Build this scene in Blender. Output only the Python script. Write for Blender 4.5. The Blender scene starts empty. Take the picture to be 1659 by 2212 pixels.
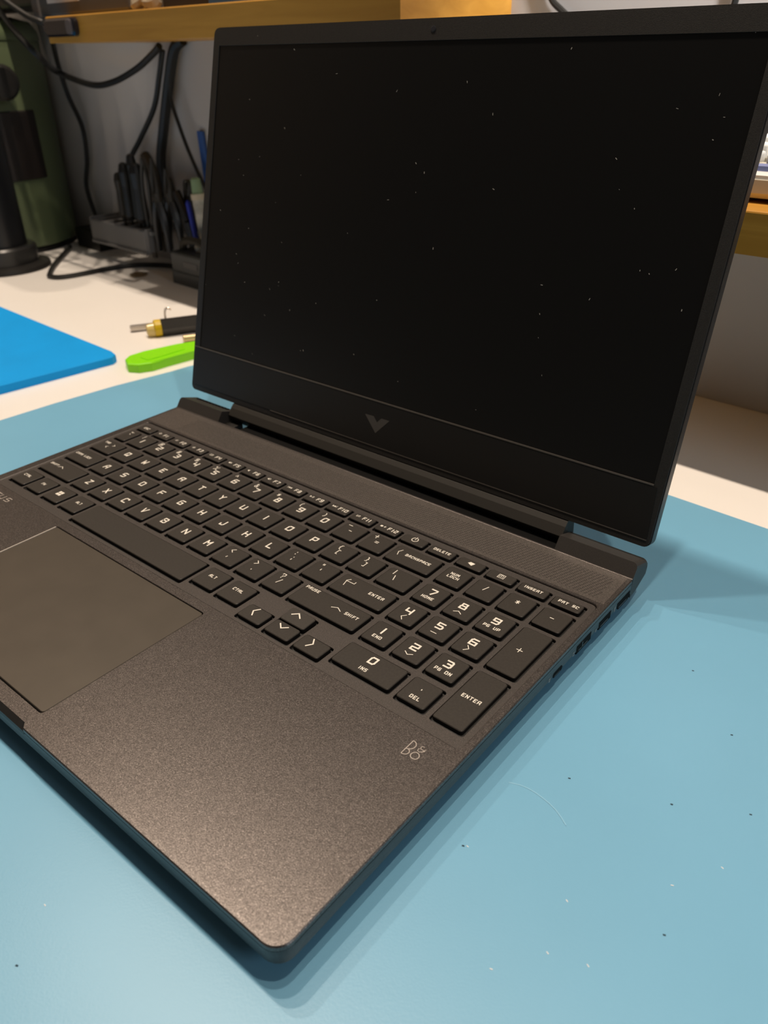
import bpy, bmesh, math, random
from mathutils import Vector, Matrix

# ------------------------------------------------------------------ units
# u = one key pitch of the laptop (18.8 mm); laptop deck is z = 0, desk top is z = -1.05
S = 0.0188
DESK = 0.75
ZD = -1.05
def W(x, y, z):
    return Vector((x * S, y * S, DESK + (z - ZD) * S))

scene = bpy.context.scene
COL = scene.collection

# ------------------------------------------------------------------ camera
cam_d = bpy.data.cameras.new('camera')
cam = bpy.data.objects.new('camera', cam_d)
COL.objects.link(cam)
scene.camera = cam
R0 = Vector((0.770855, 0.636791, -0.01672))
R1 = Vector((0.310819, -0.398907, -0.862708))
R2 = Vector((-0.556034, 0.659826, -0.505426))
m = Matrix.Identity(4)
for i in range(3):
    m[i][0] = R0[i]
    m[i][1] = -R1[i]
    m[i][2] = -R2[i]
loc = W(23.418952, -13.869315, 12.046485)
m[0][3], m[1][3], m[2][3] = loc
cam.matrix_world = m
cam_d.sensor_fit = 'VERTICAL'
cam_d.sensor_height = 36.0
cam_d.lens = 1707.75 / 2212 * 36.0
cam_d.clip_start = 0.01
cam_d.clip_end = 30
cam_d.dof.use_dof = True
cam_d.dof.focus_distance = 0.35
cam_d.dof.aperture_fstop = 15.0

# ------------------------------------------------------------------ light
scene.view_settings.view_transform = 'Standard'
scene.view_settings.look = 'None'
scene.view_settings.gamma = 1.0
scene.view_settings.use_curve_mapping = False
scene.view_settings.exposure = 0.0

world = bpy.data.worlds.new('world')
scene.world = world
world.use_nodes = True
bg = world.node_tree.nodes['Background']
bg.inputs[0].default_value = (1.0, 0.88, 0.76, 1)
bg.inputs[1].default_value = 0.055

LAMP_X = (44, 18, -8, -34, -60)
LAMP_E = 12.8
for i, lx in enumerate(LAMP_X):
    ld = bpy.data.lights.new('ceiling_bulb', 'AREA')
    ld.shape = 'DISK'
    ld.size = 0.05
    ld.energy = LAMP_E
    ld.color = (1.0, 0.825, 0.655)
    lo = bpy.data.objects.new('ceiling_bulb', ld)
    COL.objects.link(lo)
    lo.location = W(lx, 8.0 - 0.08 * (lx - 17), 118)

# cooler lamp standing further along the desk, right of the frame
sl = bpy.data.lights.new('side_lamp', 'AREA')
sl.shape = 'DISK'
sl.size = 0.35
sl.energy = 2.4
sl.color = (0.90, 0.95, 1.0)
slo = bpy.data.objects.new('side_lamp', sl)
COL.objects.link(slo)
slo.location = W(72, -4, 36)
slo.rotation_euler = (W(16, 0, 0) - slo.location).to_track_quat('-Z', 'Y').to_euler()

# added unseen spot at right, brightens the wall, shelf side and white device
sp = bpy.data.lights.new('shelf_fill_spot', 'SPOT')
sp.energy = 20.0
sp.spot_size = math.radians(34)
sp.spot_blend = .5
sp.shadow_soft_size = .03
sp.color = (1.0, 0.98, 0.97)
so = bpy.data.objects.new('shelf_fill_spot', sp)
COL.objects.link(so)
so.location = W(32, 8, 30)
so.rotation_euler = (W(12, 20, 14) - so.location).to_track_quat('-Z', 'Y').to_euler()

# ------------------------------------------------------------------ helpers
def lin(c):
    return tuple((v / 12.92 if v <= .04045 else ((v + .055) / 1.055) ** 2.4) for v in [x / 255 for x in c])

def mat(name, col, rough=.5, metal=0.0, spec=.5, noise=None, bump=None, emit=None, trans=0.0, coat=0.0, alpha=1.0):
    """noise=(scale, amount)  bump=(scale, strength)"""
    mt = bpy.data.materials.new(name)
    mt.use_nodes = True
    nt = mt.node_tree
    b = nt.nodes['Principled BSDF']
    b.inputs['Base Color'].default_value = (*col, 1)
    b.inputs['Roughness'].default_value = rough
    b.inputs['Metallic'].default_value = metal
    b.inputs['Specular IOR Level'].default_value = spec
    b.inputs['Transmission Weight'].default_value = trans
    b.inputs['Coat Weight'].default_value = coat
    b.inputs['Alpha'].default_value = alpha
    if noise or bump:
        tc = nt.nodes.new('ShaderNodeTexCoord')
    if noise:
        n = nt.nodes.new('ShaderNodeTexNoise')
        n.inputs['Scale'].default_value = noise[0]
        n.inputs['Detail'].default_value = 3
        nt.links.new(tc.outputs['Object'], n.inputs['Vector'])
        mx = nt.nodes.new('ShaderNodeMix')
        mx.data_type = 'RGBA'
        a = noise[1]
        mx.inputs[6].default_value = (*[max(0, c * (1 - a)) for c in col], 1)
        mx.inputs[7].default_value = (*[min(1, c * (1 + a)) for c in col], 1)
        mr = nt.nodes.new('ShaderNodeMapRange')
        mr.inputs[1].default_value = .3
        mr.inputs[2].default_value = .7
        nt.links.new(n.outputs['Fac'], mr.inputs[0])
        nt.links.new(mr.outputs[0], mx.inputs[0])
        nt.links.new(mx.outputs[2], b.inputs['Base Color'])
    if bump:
        n2 = nt.nodes.new('ShaderNodeTexNoise')
        n2.inputs['Scale'].default_value = bump[0]
        n2.inputs['Detail'].default_value = 2
        nt.links.new(tc.outputs['Object'], n2.inputs['Vector'])
        bp = nt.nodes.new('ShaderNodeBump')
        bp.inputs['Strength'].default_value = bump[1]
        bp.inputs['Distance'].default_value = .0005
        nt.links.new(n2.outputs['Fac'], bp.inputs['Height'])
        nt.links.new(bp.outputs[0], b.inputs['Normal'])
    if emit:
        b.inputs['Emission Color'].default_value = (*emit[0], 1)
        b.inputs['Emission Strength'].default_value = emit[1]
    return mt

def flake_mat(name, col, rough, metal, amt, scale=2600):
    """dark metallic paint with fine flakes"""
    mt = mat(name, col, rough, metal)
    nt = mt.node_tree
    b = nt.nodes['Principled BSDF']
    tc = nt.nodes.new('ShaderNodeTexCoord')
    n = nt.nodes.new('ShaderNodeTexNoise')
    n.inputs['Scale'].default_value = scale
    n.inputs['Detail'].default_value = 1.5
    nt.links.new(tc.outputs['Object'], n.inputs['Vector'])
    cr = nt.nodes.new('ShaderNodeValToRGB')
    cr.color_ramp.elements[0].position = .35
    cr.color_ramp.elements[0].color = (*[c * (1 - amt) for c in col], 1)
    cr.color_ramp.elements[1].position = .66
    cr.color_ramp.elements[1].color = (*[min(1, c * (1 + amt)) for c in col], 1)
    e = cr.color_ramp.elements.new(.74)
    e.color = (*[min(1, c * (1 + 3.2 * amt)) for c in col], 1)
    nt.links.new(n.outputs['Fac'], cr.inputs[0])
    nt.links.new(cr.outputs[0], b.inputs['Base Color'])
    bp = nt.nodes.new('ShaderNodeBump')
    bp.inputs['Strength'].default_value = .12
    bp.inputs['Distance'].default_value = .0003
    nt.links.new(n.outputs['Fac'], bp.inputs['Height'])
    nt.links.new(bp.outputs[0], b.inputs['Normal'])
    return mt

def wood_mat(name, c1, c2):
    mt = mat(name, c1, .42, 0, .5)
    nt = mt.node_tree
    b = nt.nodes['Principled BSDF']
    tc = nt.nodes.new('ShaderNodeTexCoord')
    mp = nt.nodes.new('ShaderNodeMapping')
    mp.inputs['Scale'].default_value = (2.0, 14, 38)
    nt.links.new(tc.outputs['Object'], mp.inputs[0])
    n = nt.nodes.new('ShaderNodeTexNoise')
    n.inputs['Scale'].default_value = 2.5
    n.inputs['Detail'].default_value = 6
    n.inputs['Distortion'].default_value = .6
    nt.links.new(mp.outputs[0], n.inputs['Vector'])
    cr = nt.nodes.new('ShaderNodeValToRGB')
    cr.color_ramp.elements[0].position = .3
    cr.color_ramp.elements[0].color = (*c2, 1)
    cr.color_ramp.elements[1].position = .65
    cr.color_ramp.elements[1].color = (*c1, 1)
    nt.links.new(n.outputs['Fac'], cr.inputs[0])
    nt.links.new(cr.outputs[0], b.inputs['Base Color'])
    return mt

def tag(o, label=None, cat=None, group=None, kind=None):
    if label: o['label'] = label
    if cat: o['category'] = cat
    if group: o['group'] = group
    if kind: o['kind'] = kind
    return o

ORIG = {}
def thing(name, label, cat, origin, group=None):
    o = bpy.data.objects.new(name, None)
    COL.objects.link(o)
    o.empty_display_size = .02
    o.location = W(*origin)
    ORIG[o.name] = Vector(o.location)
    tag(o, label, cat, group)
    return o

def worldloc(p):
    v = Vector((0, 0, 0))
    while p is not None:
        v += p.location
        p = p.parent
    return v

def link(name, me, mt, parent=None, origin=None, smooth=False, label=None):
    """me holds u coordinates turned to metres by W(); recentre on origin"""
    o = bpy.data.objects.new(name, me)
    COL.objects.link(o)
    if mt: me.materials.append(mt)
    if origin is not None:
        org = W(*origin)
    elif parent is not None:
        org = worldloc(parent)
    else:
        cs = [v.co for v in me.vertices]
        org = Vector(((min(c.x for c in cs) + max(c.x for c in cs)) / 2,
                      (min(c.y for c in cs) + max(c.y for c in cs)) / 2, min(c.z for c in cs)))
    me.transform(Matrix.Translation(-org))
    if parent is not None:
        o.parent = parent
        o.location = org - worldloc(parent)
    else:
        o.location = org
    if smooth:
        for p in me.polygons: p.use_smooth = True
        me.set_sharp_from_angle(angle=math.radians(35))
    if label: o['label'] = label
    return o

def B():
    return bmesh.new()

def to_mesh(bm, name='m'):
    for v in bm.verts: v.co = W(*v.co)
    bmesh.ops.recalc_face_normals(bm, faces=bm.faces)
    me = bpy.data.meshes.new(name)
    bm.to_mesh(me)
    bm.free()
    return me

def loft(bm, loops, cap0=True, cap1=True):
    rings = [[bm.verts.new(p) for p in l] for l in loops]
    n = len(rings[0])
    for a, b in zip(rings, rings[1:]):
        for i in range(n):
            j = (i + 1) % n
            bm.faces.new((a[i], a[j], b[j], b[i]))
    if cap0: bm.faces.new(list(reversed(rings[0])))
    if cap1: bm.faces.new(rings[-1])
    return rings

def rrect(x0, x1, y0, y1, r=.06, seg=3, z=None):
    pts = []
    for cx, cy, a0 in ((x1 - r, y1 - r, 0), (x0 + r, y1 - r, 90), (x0 + r, y0 + r, 180), (x1 - r, y0 + r, 270)):
        for k in range(seg + 1):
            a = math.radians(a0 + 90 * k / seg)
            pts.append((cx + r * math.cos(a), cy + r * math.sin(a)))
    if z is not None:
        return [(x, y, z) for x, y in pts]
    return pts

def box(bm, x0, x1, y0, y1, z0, z1, bev=0.0, r=0.0, seg=3):
    if r > 0:
        lo = []
        if bev:
            lo.append([(x, y, z0) for x, y in rrect(x0, x1, y0, y1, r, seg)])
            lo.append([(x, y, z1 - bev) for x, y in rrect(x0, x1, y0, y1, r, seg)])
            rr = max(r - bev, .003)
            lo.append([(x, y, z1) for x, y in rrect(x0 + bev, x1 - bev, y0 + bev, y1 - bev, rr, seg)])
        else:
            lo = [[(x, y, z) for x, y in rrect(x0, x1, y0, y1, r, seg)] for z in (z0, z1)]
        loft(bm, lo)
        return
    vs = [bm.verts.new((x, y, z)) for z in (z0, z1) for x, y in ((x0, y0), (x1, y0), (x1, y1), (x0, y1))]
    fs = [bm.faces.new([vs[i] for i in f]) for f in ((3, 2, 1, 0), (4, 5, 6, 7), (0, 1, 5, 4), (1, 2, 6, 5), (2, 3, 7, 6), (3, 0, 4, 7))]
    if bev:
        es = {e for f in fs for e in f.edges}
        bmesh.ops.bevel(bm, geom=list(es), offset=bev, segments=2, affect='EDGES', profile=.5)

def obox(bm, c, ax, ay, az, hx, hy, hz, bev=0):
    """oriented box, centre c, unit axes"""
    ax, ay, az = Vector(ax).normalized(), Vector(ay).normalized(), Vector(az).normalized()
    c = Vector(c)
    vs = [bm.verts.new(c + ax * sx * hx + ay * sy * hy + az * sz * hz) for sz in (-1, 1) for sx, sy in ((-1, -1), (1, -1), (1, 1), (-1, 1))]
    fs = [bm.faces.new([vs[i] for i in f]) for f in ((3, 2, 1, 0), (4, 5, 6, 7), (0, 1, 5, 4), (1, 2, 6, 5), (2, 3, 7, 6), (3, 0, 4, 7))]
    if bev:
        es = {e for f in fs for e in f.edges}
        bmesh.ops.bevel(bm, geom=list(es), offset=bev, segments=2, affect='EDGES', profile=.5)

def prism(bm, pts, z0, z1, bev=0):
    n0 = len(bm.faces)
    lo = [[(p[0], p[1], z) for p in pts] for z in (z0, z1)]
    rings = loft(bm, lo)
    if bev:
        es = [e for e in bm.edges if e.verts[0] in rings[1] and e.verts[1] in rings[1]]
        bmesh.ops.bevel(bm, geom=es, offset=bev, segments=2, affect='EDGES', profile=.5)

def frame_axes(d):
    d = Vector(d).normalized()
    a = Vector((0, 0, 1)) if abs(d.z) < .9 else Vector((1, 0, 0))
    x = d.cross(a).normalized()
    return x, d.cross(x).normalized(), d

def smooth_path(pts, sub=6):
    P = [Vector(p) for p in pts]
    out = []
    for i in range(len(P) - 1):
        p0 = P[i - 1] if i > 0 else P[i] * 2 - P[i + 1]
        p1, p2 = P[i], P[i + 1]
        p3 = P[i + 2] if i + 2 < len(P) else P[i + 1] * 2 - P[i]
        for k in range(sub):
            t = k / sub
            out.append(.5 * ((2 * p1) + (p2 - p0) * t + (2 * p0 - 5 * p1 + 4 * p2 - p3) * t * t + (3 * p1 - p0 - 3 * p2 + p3) * t ** 3))
    out.append(P[-1])
    return out

def tube(bm, pts, r, seg=8, sub=6, smoothed=True):
    path = smooth_path(pts, sub) if smoothed else [Vector(p) for p in pts]
    loops = []
    x = None
    for i, p in enumerate(path):
        a = path[max(0, i - 1)]
        b = path[min(len(path) - 1, i + 1)]
        d = (b - a).normalized()
        if x is None:
            x, y, _ = frame_axes(d)
        else:
            x = (x - d * x.dot(d)).normalized()
            y = d.cross(x)
        rr = r(i / (len(path) - 1)) if callable(r) else r
        loops.append([p + (x * math.cos(2 * math.pi * k / seg) + y * math.sin(2 * math.pi * k / seg)) * rr for k in range(seg)])
    loft(bm, loops)

def lathe(bm, c, prof, seg=40, axis=(0, 0, 1)):
    """prof: (radius, height along axis)"""
    x, y, d = frame_axes(axis)
    c = Vector(c)
    loops = []
    for r, h in prof:
        r = max(r, .001)
        loops.append([c + d * h + (x * math.cos(2 * math.pi * k / seg) + y * math.sin(2 * math.pi * k / seg)) * r for k in range(seg)])
    loft(bm, loops)

def holed(outer, holes, z0, z1):
    """flat plate with holes: filled 2D curve turned into a mesh, in u"""
    cu = bpy.data.curves.new('plate', 'CURVE')
    cu.dimensions = '2D'
    cu.fill_mode = 'BOTH'
    cu.extrude = (z1 - z0) / 2
    for loop in [outer] + holes:
        sp = cu.splines.new('POLY')
        sp.points.add(len(loop) - 1)
        for i, p in enumerate(loop): sp.points[i].co = (p[0], p[1], 0, 1)
        sp.use_cyclic_u = True
    ob = bpy.data.objects.new('plate', cu)
    COL.objects.link(ob)
    dg = bpy.context.evaluated_depsgraph_get()
    dg.update()
    me = bpy.data.meshes.new_from_object(ob.evaluated_get(dg))
    bpy.data.objects.remove(ob)
    bpy.data.curves.remove(cu)
    me.transform(Matrix.Translation((0, 0, (z0 + z1) / 2)))
    bm = bmesh.new()
    bm.from_mesh(me)
    bmesh.ops.remove_doubles(bm, verts=bm.verts, dist=1e-5)
    return to_mesh(bm)

# ------------------------------------------------------------------ stroke lettering
G = {
 'A': [[(0, 0), (.12, .7), (.42, 1), (.95, 1), (.95, 0)], [(.05, .4), (.95, .4)]],
 'B': [[(0, 0), (0, 1), (.85, 1), (1, .85), (1, .62), (.85, .52), (1, .4), (1, .15), (.85, 0), (0, 0)], [(0, .52), (.85, .52)]],
 'C': [[(1, .8), (1, 1), (.2, 1), (0, .8), (0, 0), (1, 0)]],
 'D': [[(0, 0), (0, 1), (.8, 1), (1, .8), (1, 0), (0, 0)]],
 'E': [[(1, 1), (0, 1), (0, 0), (1, 0)], [(0, .5), (.8, .5)]],
 'F': [[(1, 1), (0, 1), (0, 0)], [(0, .5), (.8, .5)]],
 'G': [[(1, 1), (.2, 1), (0, .8), (0, 0), (1, 0), (1, .5), (.5, .5)]],
 'H': [[(0, 0), (0, 1)], [(1, 0), (1, 1)], [(0, .5), (1, .5)]],
 'I': [[(.5, 0), (.5, 1)]],
 'J': [[(.85, 1), (.85, .2), (.65, 0), (0, 0), (0, .3)]],
 'K': [[(0, 0), (0, 1)], [(0, .5), (.85, .5), (1, .62), (1, 1)], [(.85, .5), (1, .38), (1, 0)]],
 'L': [[(0, 1), (0, 0), (.95, 0)]],
 'M': [[(0, 0), (0, 1), (.5, .45), (1, 1), (1, 0)]],
 'N': [[(0, 0), (0, 1), (1, 0), (1, 1)]],
 'O': [[(0, 0), (0, .8), (.2, 1), (1, 1), (1, .2), (.8, 0), (0, 0)]],
 'P': [[(0, 0), (0, 1), (1, 1), (1, .55), (.85, .4), (0, .4)]],
 'Q': [[(0, .1), (0, 1), (1, 1), (1, .1), (0, .1)], [(.65, .35), (1, 0)]],
 'R': [[(0, 0), (0, .8), (.2, 1), (1, 1), (1, .6), (.85, .45), (0, .45)], [(.85, .45), (1, .3), (1, 0)]],
 'S': [[(1, 1), (.2, 1), (0, .85), (0, .5), (1, .5), (1, .15), (.8, 0), (0, 0)]],
 'T': [[(0, 1), (1, 1)], [(.5, 1), (.5, 0)]],
 'U': [[(0, 1), (0, .15), (.15, 0), (1, 0), (1, 1)]],
 'V': [[(0, 1), (.4, 0), (1, 1)]],
 'W': [[(0, 1), (.15, 0), (.5, .6), (.85, 0), (1, 1)]],
 'X': [[(0, 0), (1, 1)], [(0, 1), (1, 0)]],
 'Y': [[(0, 1), (.5, .5), (1, 1)], [(.5, .5), (.5, 0)]],
 'Z': [[(0, 1), (1, 1), (0, 0), (1, 0)]],
 '0': [[(0, 0), (0, .8), (.2, 1), (1, 1), (1, .2), (.8, 0), (0, 0)]],
 '1': [[(.5, 0), (.5, 1)]],
 '2': [[(0, 1), (1, 1), (1, .52), (0, .45), (0, 0), (1, 0)]],
 '3': [[(0, 1), (.85, 1), (1, .85), (1, .6), (.85, .52), (1, .42), (1, .15), (.85, 0), (0, 0)], [(.3, .52), (.85, .52)]],
 '4': [[(0, 1), (0, .42), (1, .42)], [(1, 1), (1, 0)]],
 '5': [[(1, 1), (0, 1), (0, .52), (.85, .52), (1, .4), (1, .15), (.85, 0), (0, 0)]],
 '6': [[(1, 1), (.2, 1), (0, .8), (0, 0), (1, 0), (1, .52), (0, .52)]],
 '7': [[(0, 1), (1, 1), (1, .8), (.45, 0)]],
 '8': [[(0, 0), (0, .42), (.1, .52), (.1, 1), (.9, 1), (.9, .52), (1, .42), (1, 0), (0, 0)], [(.1, .52), (.9, .52)]],
 '9': [[(0, 0), (.8, 0), (1, .2), (1, 1), (0, 1), (0, .5), (1, .5)]],
 '`': [[(.3, 1), (.6, .7)]], '~': [[(0, .5), (.25, .7), (.6, .4), (1, .6)]],
 '!': [[(.5, 1), (.5, .35)], [(.5, .12), (.5, 0)]],
 '@': [[(.7, .3), (.35, .3), (.35, .7), (.7, .7), (.7, .3), (1, .3), (1, 1), (0, 1), (0, 0), (1, 0)]],
 '#': [[(.3, 0), (.3, 1)], [(.7, 0), (.7, 1)], [(0, .3), (1, .3)], [(0, .7), (1, .7)]],
 '$': [[(1, .85), (0, .85), (0, .5), (1, .5), (1, .15), (0, .15)], [(.5, 1), (.5, 0)]],
 '%': [[(0, 0), (1, 1)], [(0, .8), (.25, .8), (.25, 1), (0, 1), (0, .8)], [(.75, 0), (1, 0), (1, .2), (.75, .2), (.75, 0)]],
 '^': [[(.15, .55), (.5, 1), (.85, .55)]],
 '&': [[(1, 0), (.2, .8), (.4, 1), (.7, .8), (.1, .3), (.3, 0), (.7, 0), (1, .4)]],
 '*': [[(.5, .2), (.5, .9)], [(.15, .35), (.85, .75)], [(.15, .75), (.85, .35)]],
 '(': [[(.75, 1), (.45, .75), (.45, .25), (.75, 0)]], ')': [[(.3, 1), (.6, .75), (.6, .25), (.3, 0)]],
 '_': [[(0, .5), (1, .5)]], '-': [[(.15, .5), (.85, .5)]], '+': [[(.1, .5), (.9, .5)], [(.5, .1), (.5, .9)]],
 '=': [[(.1, .35), (.9, .35)], [(.1, .65), (.9, .65)]],
 '{': [[(.8, 1), (.5, .9), (.5, .6), (.3, .5), (.5, .4), (.5, .1), (.8, 0)]],
 '}': [[(.2, 1), (.5, .9), (.5, .6), (.7, .5), (.5, .4), (.5, .1), (.2, 0)]],
 '[': [[(.8, 1), (.4, 1), (.4, 0), (.8, 0)]], ']': [[(.2, 1), (.6, 1), (.6, 0), (.2, 0)]],
 '|': [[(.5, 0), (.5, 1)]], '\\': [[(.25, 1), (.75, 0)]], '/': [[(.25, 0), (.75, 1)]],
 ':': [[(.5, .2), (.5, .3)], [(.5, .7), (.5, .8)]], ';': [[(.5, .0), (.5, .25)], [(.5, .7), (.5, .8)]],
 '"': [[(.35, .7), (.35, 1)], [(.65, .7), (.65, 1)]], "'": [[(.5, .7), (.5, 1)]],
 '<': [[(.9, .9), (.2, .5), (.9, .1)]], '>': [[(.1, .9), (.8, .5), (.1, .1)]],
 ',': [[(.5, .2), (.4, -.05)]], '.': [[(.5, 0), (.5, .12)]],
 '?': [[(.1, .8), (.1, 1), (.8, 1), (.9, .8), (.9, .6), (.5, .45), (.5, .3)], [(.5, .1), (.5, 0)]],
 ' ': [],
 # icons
 '{L}': [[(1, 1), (.35, .6), (.05, .4), (.05, .3), (.35, 0)]],
}
NS = [0]
NUP = [Vector((0, 0, 1))]
def strokes(bm, polys, fx, w):
    """polys: list of polylines in local 2D; fx maps (x,y)->3D; w stroke width (local units)"""
    for pl in polys:
        for (ax, ay), (bx, by) in zip(pl, pl[1:]):
            dx, dy = bx - ax, by - ay
            L = math.hypot(dx, dy)
            if L < 1e-6: continue
            dx, dy = dx / L, dy / L
            h = w / 2
            ex = h * .8
            q = [(ax - dx * ex - dy * h, ay - dy * ex + dx * h), (bx + dx * ex - dy * h, by + dy * ex + dx * h),
                 (bx + dx * ex + dy * h, by + dy * ex - dx * h), (ax - dx * ex + dy * h, ay - dy * ex - dx * h)]
            NS[0] = (NS[0] + 1) % 9
            vs = [bm.verts.new(Vector(fx(*p)) + NUP[0] * (.0007 * NS[0])) for p in reversed(q)]
            bm.faces.new(vs)

def glyph_polys(ch, x, y, w, h):
    return [[(x + px * w, y + py * h) for px, py in pl] for pl in G.get(ch, [])]

def text_polys(s, x, y, h, asp=.62, gap=.42):
    """left-aligned; returns polys and width"""
    out = []
    cx = x
    for ch in s:
        w = h * asp
        if ch in 'I1.!': 
            out += glyph_polys(ch, cx - w * .3, y, w, h)
            cx += w * .4 + h * gap
            continue
        out += glyph_polys(ch, cx, y, w, h)
        cx += w + h * gap
    return out, cx - x - h * gap
def text_w(s, h, asp=.62, gap=.42):
    return text_polys(s, 0, 0, h, asp, gap)[1]
# ------------------------------------------------------------------ materials
M_deck = flake_mat('deck_paint', (.108, .096, .091), .34, .75, .42)
M_rim = flake_mat('side_paint', (.06, .06, .06), .38, .6, .15)
M_key = mat('key_plastic', (.034, .030, .026), .42, 0, .33, noise=(900, .12), bump=(2500, .05))
M_well = mat('key_well_black', (.004, .004, .004), .8, 0, .1)
M_key_shade = mat('key_side_shade', (.006, .005, .005), .6, 0, .2)  # shade on the keycap sides painted near black; same plastic as the tops
M_pad = mat('touchpad_surface', (.082, .07, .056), .36, .35, .5, noise=(60, .06))
M_legend = mat('legend_paint', (.80, .76, .68), .5)
M_logo = mat('grey_print', (.46, .41, .37), .45, .2)
M_black = mat('black_plastic', (.012, .011, .010), .45, noise=(300, .15))
M_bezel = mat('bezel_plastic', (.016, .0145, .013), .5, 0, .45, bump=(4000, .25), noise=(1500, .3))
M_screen = mat('screen_matte', (.004, .004, .004), .32, 0, .38)
M_chin = mat('chin_plastic', (.010, .0095, .009), .35, 0, .4)
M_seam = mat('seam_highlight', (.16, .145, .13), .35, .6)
M_lid = flake_mat('lid_paint', (.045, .042, .042), .4, .5, .2)
M_port = mat('port_metal', (.06, .05, .05), .4, .5)
M_dust = mat('dust', (.35, .33, .30), .9)
M_silver = mat('silver_metal', (.55, .5, .45), .3, .9)

# ================================================================== SETTING
DX = -.072                       # desk furniture is turned a little against the laptop
def FY(Y, x): return Y + DX * x
wallY = 20.1
bm = B()
pts = [(-90, FY(wallY, -90)), (70, FY(wallY, 70)), (70.3, FY(wallY, 70) + 4), (-90, FY(wallY, -90) + 4)]
prism(bm, pts, -40.9, 95)
tag(link('wall_back', to_mesh(bm), mat('wall_paint', (.54, .52, .51), .8, noise=(2.5, .04), bump=(40, .05))), kind='structure')
bm = B()
prism(bm, [(-90, -90), (70, -90), (70, 30), (-90, 30)], -42.5, -40.9)
tag(link('floor', to_mesh(bm), mat('floor_vinyl', (.22, .2, .18), .5, noise=(4, .15))), kind='structure')

bm = B()
prism(bm, [(-72, -60), (-70, -60), (-70, FY(wallY, -70) - .1), (-72, FY(wallY, -72) - .1)], -40.9, 95)  # unseen panel added to hold back ambient light from the left
tag(link('light_blocker_left', to_mesh(bm), mat('light_blocker_brown', (.26, .22, .18), .8, noise=(2.5, .05))), kind='structure')
# desk
desk = thing('desk', 'white laminate desk top carrying the blue mat and the laptop', 'desk', (0, 0, ZD - 1.5))
bm = B()
prism(bm, [(-69.9, -30), (45, -30), (45, FY(wallY - .02, 45)), (-69.9, FY(wallY - .02, -69.9))], ZD - 1.4, ZD)
link('desk_top', to_mesh(bm), mat('desk_laminate', (.86, .835, .80), .38, noise=(6, .015)), desk)
M_leg = mat('desk_leg_steel', (.3, .3, .3), .4, .6)
for lx, ly in ((-68, -27), (42, -27), (42, 14), (-68, 20)):
    bm = B()
    box(bm, lx - 1.2, lx + 1.2, ly - 1.2, ly + 1.2, -40.9, ZD - 1.4)
    link('desk_leg', to_mesh(bm), M_leg, desk)

# big teal mat below the laptop
bm = B()
mpts = [(-7.2, 8.0), (-7.0, 8.9), (-6.5, 10.55), (-5.9, 11.25), (-5.0, 11.4), (10, 10.28), (15.79, 9.89), (19.12, 9.67), (36, 8.5), (36.6, 8.0), (35.5, -21), (34.9, -21.6), (-9.1, -19), (-9.6, -18.4), (-8.45, -3), (-8.29, -.84), (-8.15, 1.61), (-7.83, 4.43), (-7.3, 7.1)]
prism(bm, mpts, ZD, ZD + .06, bev=.02)
M_mat = mat('teal_silicone', (.178, .435, .635), .36, 0, .5, noise=(9, .03), bump=(1200, .06))
tag(link('work_mat', to_mesh(bm), M_mat), 'large teal blue silicone work mat lying under the laptop', 'mat')
SCR = [(18.10, -3.74), (18.3, -3.66), (18.47, -3.63), (18.65, -3.63), (18.8, -3.65), (19.0, -3.69), (19.18, -3.75), (19.35, -3.84), (19.5, -3.94)]
SPECKL = [(22.17, -2.97), (20.28, -5.33), (18.29, -5.52), (20.48, -6.37), (21.1, -6.14), (13.13, -11.22), (21.6, -3.9), (25.2, -1.5), (19.9, -7.2)]
SPECKD = [(19.76, 1.89), (22.19, -1.47), (21.86, -4.87), (19.01, -2.88), (21.19, .39), (18.22, -5.57), (13.76, -12.1), (22.8, 1.2), (20.9, -2.2)]
wm = [o for o in COL.objects if o.name == 'work_mat'][0]
M_scr = mat('mat_scratch', (.26, .53, .72), .4)
bm = B()
zq = ZD + .063
strokes(bm, [SCR], lambda a, b: (a, b, zq), .022)
link('scratch', to_mesh(bm), M_scr, wm)
bm = B()
random.seed(4)
for x, yv in SPECKL:
    strokes(bm, [[(x - .018, yv), (x + .018, yv + random.uniform(-.02, .02))]], lambda a, b: (a, b, zq), .018)
o = link('lint', to_mesh(bm), mat('lint_white', (.75, .78, .8), .9), wm)
o['kind'] = 'stuff'
bm = B()
for x, yv in SPECKD:
    strokes(bm, [[(x - .012, yv), (x + .012, yv + .01)]], lambda a, b: (a, b, zq), .03)
o = link('specks', to_mesh(bm), mat('speck_dark', (.03, .06, .09), .9), wm)
o['kind'] = 'stuff'
# bright blue mat
bm = B()
prism(bm, [(-40, 8.3), (-23.78, 7.29), (-18.06, 6.95), (-11.35, 6.62), (-10.75, 6.45), (-10.52, 6.1), (-11.2, .71), (-12.2, -9), (-42, -7)], ZD, ZD + .38, bev=.06)
tag(link('silicone_pad', to_mesh(bm), mat('bright_blue_silicone', (.0, .32, .82), .6, 0, .25, noise=(20, .04))), 'bright cyan blue silicone pad on the white desk left of the teal mat', 'mat')

# ================================================================== SHELVES
M_wood = wood_mat('birch_ply', (.64, .32, .05), (.50, .235, .03))
def shelf(x0, x1, z0, z1, label):
    bm = B()
    prism(bm, [(x0, FY(13.2, x0)), (x1, FY(13.2, x1)), (x1 + .5, FY(wallY, x1 + .5)), (x0 + .5, FY(wallY, x0 + .5))], z0, z1, bev=.06)
    return tag(link('wooden_shelf', to_mesh(bm), M_wood), label, 'shelf', 'wooden shelves above the desk')
shelf(-25.7, 1.98, 12.64, 13.95, 'upper wooden shelf at left, above the hanging black cables')
shelf(7.5, 34, 6.47, 7.73, 'lower wooden shelf at right, holding the white device')

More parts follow.
